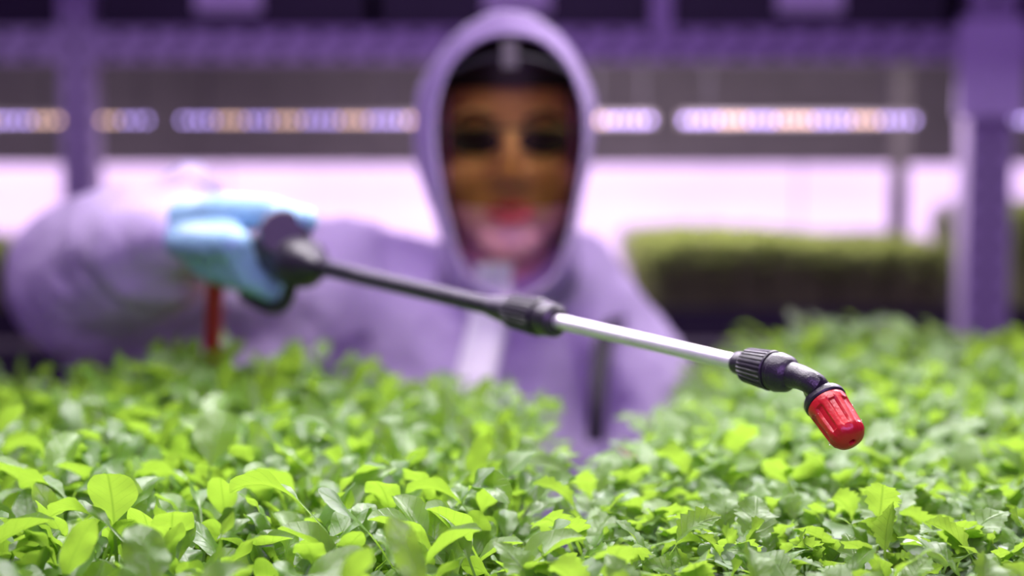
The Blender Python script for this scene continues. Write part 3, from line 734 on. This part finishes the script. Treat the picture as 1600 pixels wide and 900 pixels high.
# coverall
b = bmesh.new()
CU = EL.lerp(WR, .78)
for (p0, r0, p1, r1) in (((-.06, 1.50, .93), .165, (-.06, 1.47, 1.18), .155), ((-.06, 1.47, 1.18), .155, (-.055, 1.455, 1.29), .125),
                         ((-.045, 1.45, 1.325), .085, SR, .066), ((-.03, 1.45, 1.325), .085, SL, .062),
                         ((-.01, 1.45, 1.33), .085, (HX, 1.455, 1.36), .066),
                         (SR, .066, SR.lerp(EL, .5), .070), (SR.lerp(EL, .5), .070, EL, .082), (EL, .083, CU, .058), (CU, .058, CU + Vector((.034, -.01, .050)), .024), (CU, .055, WR, .036),
                         (SR.lerp(EL, .75), .07, at(330, 600, 1.42), .07), (SR, .07, at(400, 560, 1.43), .09),
                         (SL, .060, E2, .056), (E2, .056, W2 + Vector((.01, .03, .0)), .036),
                         (HIPR, .115, (-.16, 1.47, .47), .085), ((-.16, 1.47, .47), .085, (-.16, 1.53, .16), .07),
                         (HIPL, .115, (.075, 1.47, .47), .085), ((.075, 1.47, .47), .085, (.08, 1.53, .16), .07)):
    capsule(b, p0, r0, p1, r1, 24)
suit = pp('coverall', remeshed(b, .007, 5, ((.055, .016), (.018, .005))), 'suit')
# zip flap running down the chest
fl = [at(772, 412, 1.300), at(770, 455, 1.315), at(762, 510, 1.318), at(750, 560, 1.312), at(742, 600, 1.306), at(738, 700, 1.30)]
fp = smooth_path(fl, 5); bm = bmesh.new(); rows = []
for i, p in enumerate(fp):
    hw = (.017, .019)[i > 4]
    rows.append([bm.verts.new(p + Vector((sx * hw, yy, 0))) for sx, yy in ((-1, .006), (-.6, 0), (.6, 0), (1, .006), (.6, .010), (-.6, .010))])
for a, c in zip(rows, rows[1:]):
    for k in range(6): bm.faces.new((a[k], a[(k + 1) % 6], c[(k + 1) % 6], c[k]))
bm.faces.new(rows[0][::-1]); bm.faces.new(rows[-1])
zf = pp('zip_flap', bm, 'suit2', False, suit); zf['label'] = 'bright white zip flap'
# hood
def outline(pts, Y, n=64):
    P = [at(x, y, Y) for x, y in pts]; P.append(P[0]); seg = [0]
    for a, c in zip(P, P[1:]): seg.append(seg[-1] + (c - a).length)
    out = []
    for i in range(n):
        s = seg[-1] * i / n; k = max(j for j in range(len(seg)) if seg[j] <= s + 1e-9); k = min(k, len(P) - 2)
        out.append(P[k].lerp(P[k + 1], (s - seg[k]) / (seg[k + 1] - seg[k])))
    for _ in range(2): out = [(out[i - 1] + out[i] * 2 + out[(i + 1) % n]) / 4 for i in range(n)]
    return out
OUT = [(790, 10), (842, 22), (892, 66), (924, 125), (934, 185), (926, 245), (910, 310), (900, 360), (902, 400), (918, 440), (890, 474), (797, 492), (705, 474), (668, 440), (690, 400), (686, 355), (664, 300), (646, 245), (642, 185), (656, 125), (695, 64), (742, 22)]
INN = [(793, 48), (845, 57), (890, 98), (914, 160), (917, 220), (908, 280), (896, 340), (884, 395), (866, 440), (797, 476), (732, 440), (712, 395), (698, 340), (684, 280), (676, 220), (679, 160), (700, 98), (748, 57)]
rim = outline(INN, 1.312); o2 = outline(OUT, 1.365); mid = [a.lerp(c, .62) for a, c in zip(rim, o2)]
for p in mid: p.y = 1.322
cen = Vector((HX, 1.42, 1.53)); loops = [rim, mid, o2]
for yy, f in ((1.41, 1.02), (1.46, .96), (1.50, .80), (1.525, .55), (1.535, .28)):
    loops.append([Vector((cen.x + (p.x - cen.x) * f * (yy * 0 + 1), yy, cen.z + (p.z - cen.z) * f)) for p in o2])
bm = bmesh.new(); R = [[bm.verts.new(p) for p in l] for l in loops]; nn = len(rim)
for a, c in zip(R, R[1:]):
    for i in range(nn): bm.faces.new((a[i], a[(i + 1) % nn], c[(i + 1) % nn], c[i]))
bm.faces.new(R[-1])
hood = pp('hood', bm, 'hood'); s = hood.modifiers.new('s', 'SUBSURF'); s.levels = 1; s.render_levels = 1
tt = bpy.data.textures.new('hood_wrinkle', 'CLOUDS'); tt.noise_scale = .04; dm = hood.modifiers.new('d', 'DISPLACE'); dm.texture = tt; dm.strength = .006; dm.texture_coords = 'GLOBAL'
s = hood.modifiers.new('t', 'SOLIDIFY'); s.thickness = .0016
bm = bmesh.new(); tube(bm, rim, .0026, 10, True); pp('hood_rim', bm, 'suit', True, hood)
# amber face shield
bm = bmesh.new(); R = []
for j in range(15):
    f = j / 14; row = []
    for i in range(25):
        x = -.055 + .110 * i / 24
        zlo = 1.457 + .004 * (x / .07) ** 2; zhi = 1.590 - .022 * (x / .07) ** 2
        row.append(bm.verts.new((HX + x, 1.272 + 5.2 * x * x + .010 * (1 - f) * 0 + .012 * f, zlo + (zhi - zlo) * f)))
    R.append(row)
for a, c in zip(R, R[1:]):
    for i in range(24): bm.faces.new((a[i], a[i + 1], c[i + 1], c[i]))
vs = pp('face_shield', bm, 'visor'); vs['label'] = 'transparent amber face shield ending at the lips'
bm = bmesh.new(); tube(bm, [(HX + x, 1.285 + 5.2 * x * x, 1.592 - .022 * (x / .07) ** 2) for x in np.linspace(-.055, .055, 25)], .0022, 8); pp('shield_band', bm, 'black', True, vs)
bm = bx(HX - .007, HX + .007, 1.279, 1.283, 1.582, 1.606); pp('shield_clip', bm, 'fascia', False, vs)
# safety glasses
bm = bmesh.new()
tube(bm, smooth_path([(HX - .063, 1.345, 1.527), (HX - .045, 1.312, 1.528), (HX, 1.300, 1.529), (HX + .045, 1.312, 1.528), (HX + .063, 1.345, 1.527)], 6), .0022, 8)
for sx in (-1, 1): tube(bm, [(HX + sx * .063, 1.345, 1.527), (HX + sx * .072, 1.40, 1.522)], .002, 8)
gl = pp('safety_glasses', bm, 'fascia')
for sx in (-1, 1):
    e = bmesh.new(); ellipsoid(e, (HX + sx * .032, 1.310, 1.517), (.025, .003, .0125), 20, Matrix.Rotation(sx * .28, 4, 'Z')); pp('lens', e, 'lens', True, gl)

# gloves with five fingers
def glove(Gc, fw, side, up, r0, wrist, thumb_flip=1):
    b = bmesh.new()
    offs = (.036, .013, -.010, -.032)
    for i, of in enumerate(offs):
        K = Gc + side * (r0 + .018) + fw * of + up * (.010 - .002 * i)
        capsule(b, wrist + fw * of * .35, .019, K, .0145, 14)
        Rr = r0 + .0105; prev = K; pr = .0125; ln = (1, 1.08, 1.0, .86)[i]
        for a, rr in ((-38, .0108), (-88, .0102), (-140 * ln, .0096), (-190 * ln, .0086)):
            ar = math.radians(a); q = Gc + fw * (of + .0015 * (1.5 - i)) + (side * math.cos(ar) + up * math.sin(ar)) * Rr
            capsule(b, prev, pr, q, rr, 14); prev, pr = q, rr
    tb = [wrist + up * .014 + fw * .022, Gc + side * .016 + up * (r0 + .014) - fw * .012, Gc + side * .002 + up * (r0 + .018) + fw * .034, Gc - side * .008 + up * (r0 + .016) + fw * .072]
    for (p, q, ra, rb) in zip(tb, tb[1:], (.020, .0155, .0125), (.0155, .0125, .0098)): capsule(b, p, ra, q, rb, 14)
    capsule(b, wrist - fw * .025, .030, wrist, .031, 18)
    return remeshed(b, .0026, 2, ((.03, .003),))
gr = pp('glove', glove(G, dd, ss, upv, .0145, WR), 'glove')
f2_ = (W2 - E2).normalized(); s2 = f2_.cross(Vector((0, 0, 1))).normalized(); u2 = s2.cross(f2_).normalized()
pp('glove', glove(W2 + f2_ * .07 + s2 * -.02, f2_, s2, u2, .016, W2 + f2_ * .005), 'glove')
for sx in (-.16, .08):
    b = bmesh.new(); capsule(b, (sx, 1.53, .26), .062, (sx, 1.53, .075), .052); capsule(b, (sx, 1.535, .05), .05, (sx - .002, 1.42, .046), .046)
    me = remeshed(b, .008, 4); o = pp('boot', me, 'boot')
    zmin = min(v.co.z for v in me.vertices)
    for v in me.vertices: v.co.z -= zmin - .001
# dark stripe laid over the shoulder and down the side of the chest
sp = smooth_path([at(1010, 496, 1.50), at(972, 494, 1.41), at(948, 520, 1.365), at(938, 570, 1.335), at(933, 630, 1.315), at(930, 690, 1.31)], 6)
bm = bmesh.new(); rows = []
for p in sp: rows.append([bm.verts.new(p + Vector((sx * .0085, yy, 0))) for sx, yy in ((-1, 0), (1, 0), (1, .003), (-1, .003))])
for a, c in zip(rows, rows[1:]):
    for k in range(4): bm.faces.new((a[k], a[(k + 1) % 4], c[(k + 1) % 4], c[k]))
bm.faces.new(rows[0][::-1]); bm.faces.new(rows[-1])
tag(obj('dark_stripe', bm, M['stripe']), 'dark stripe running over the shoulder of the coverall', 'stripe')
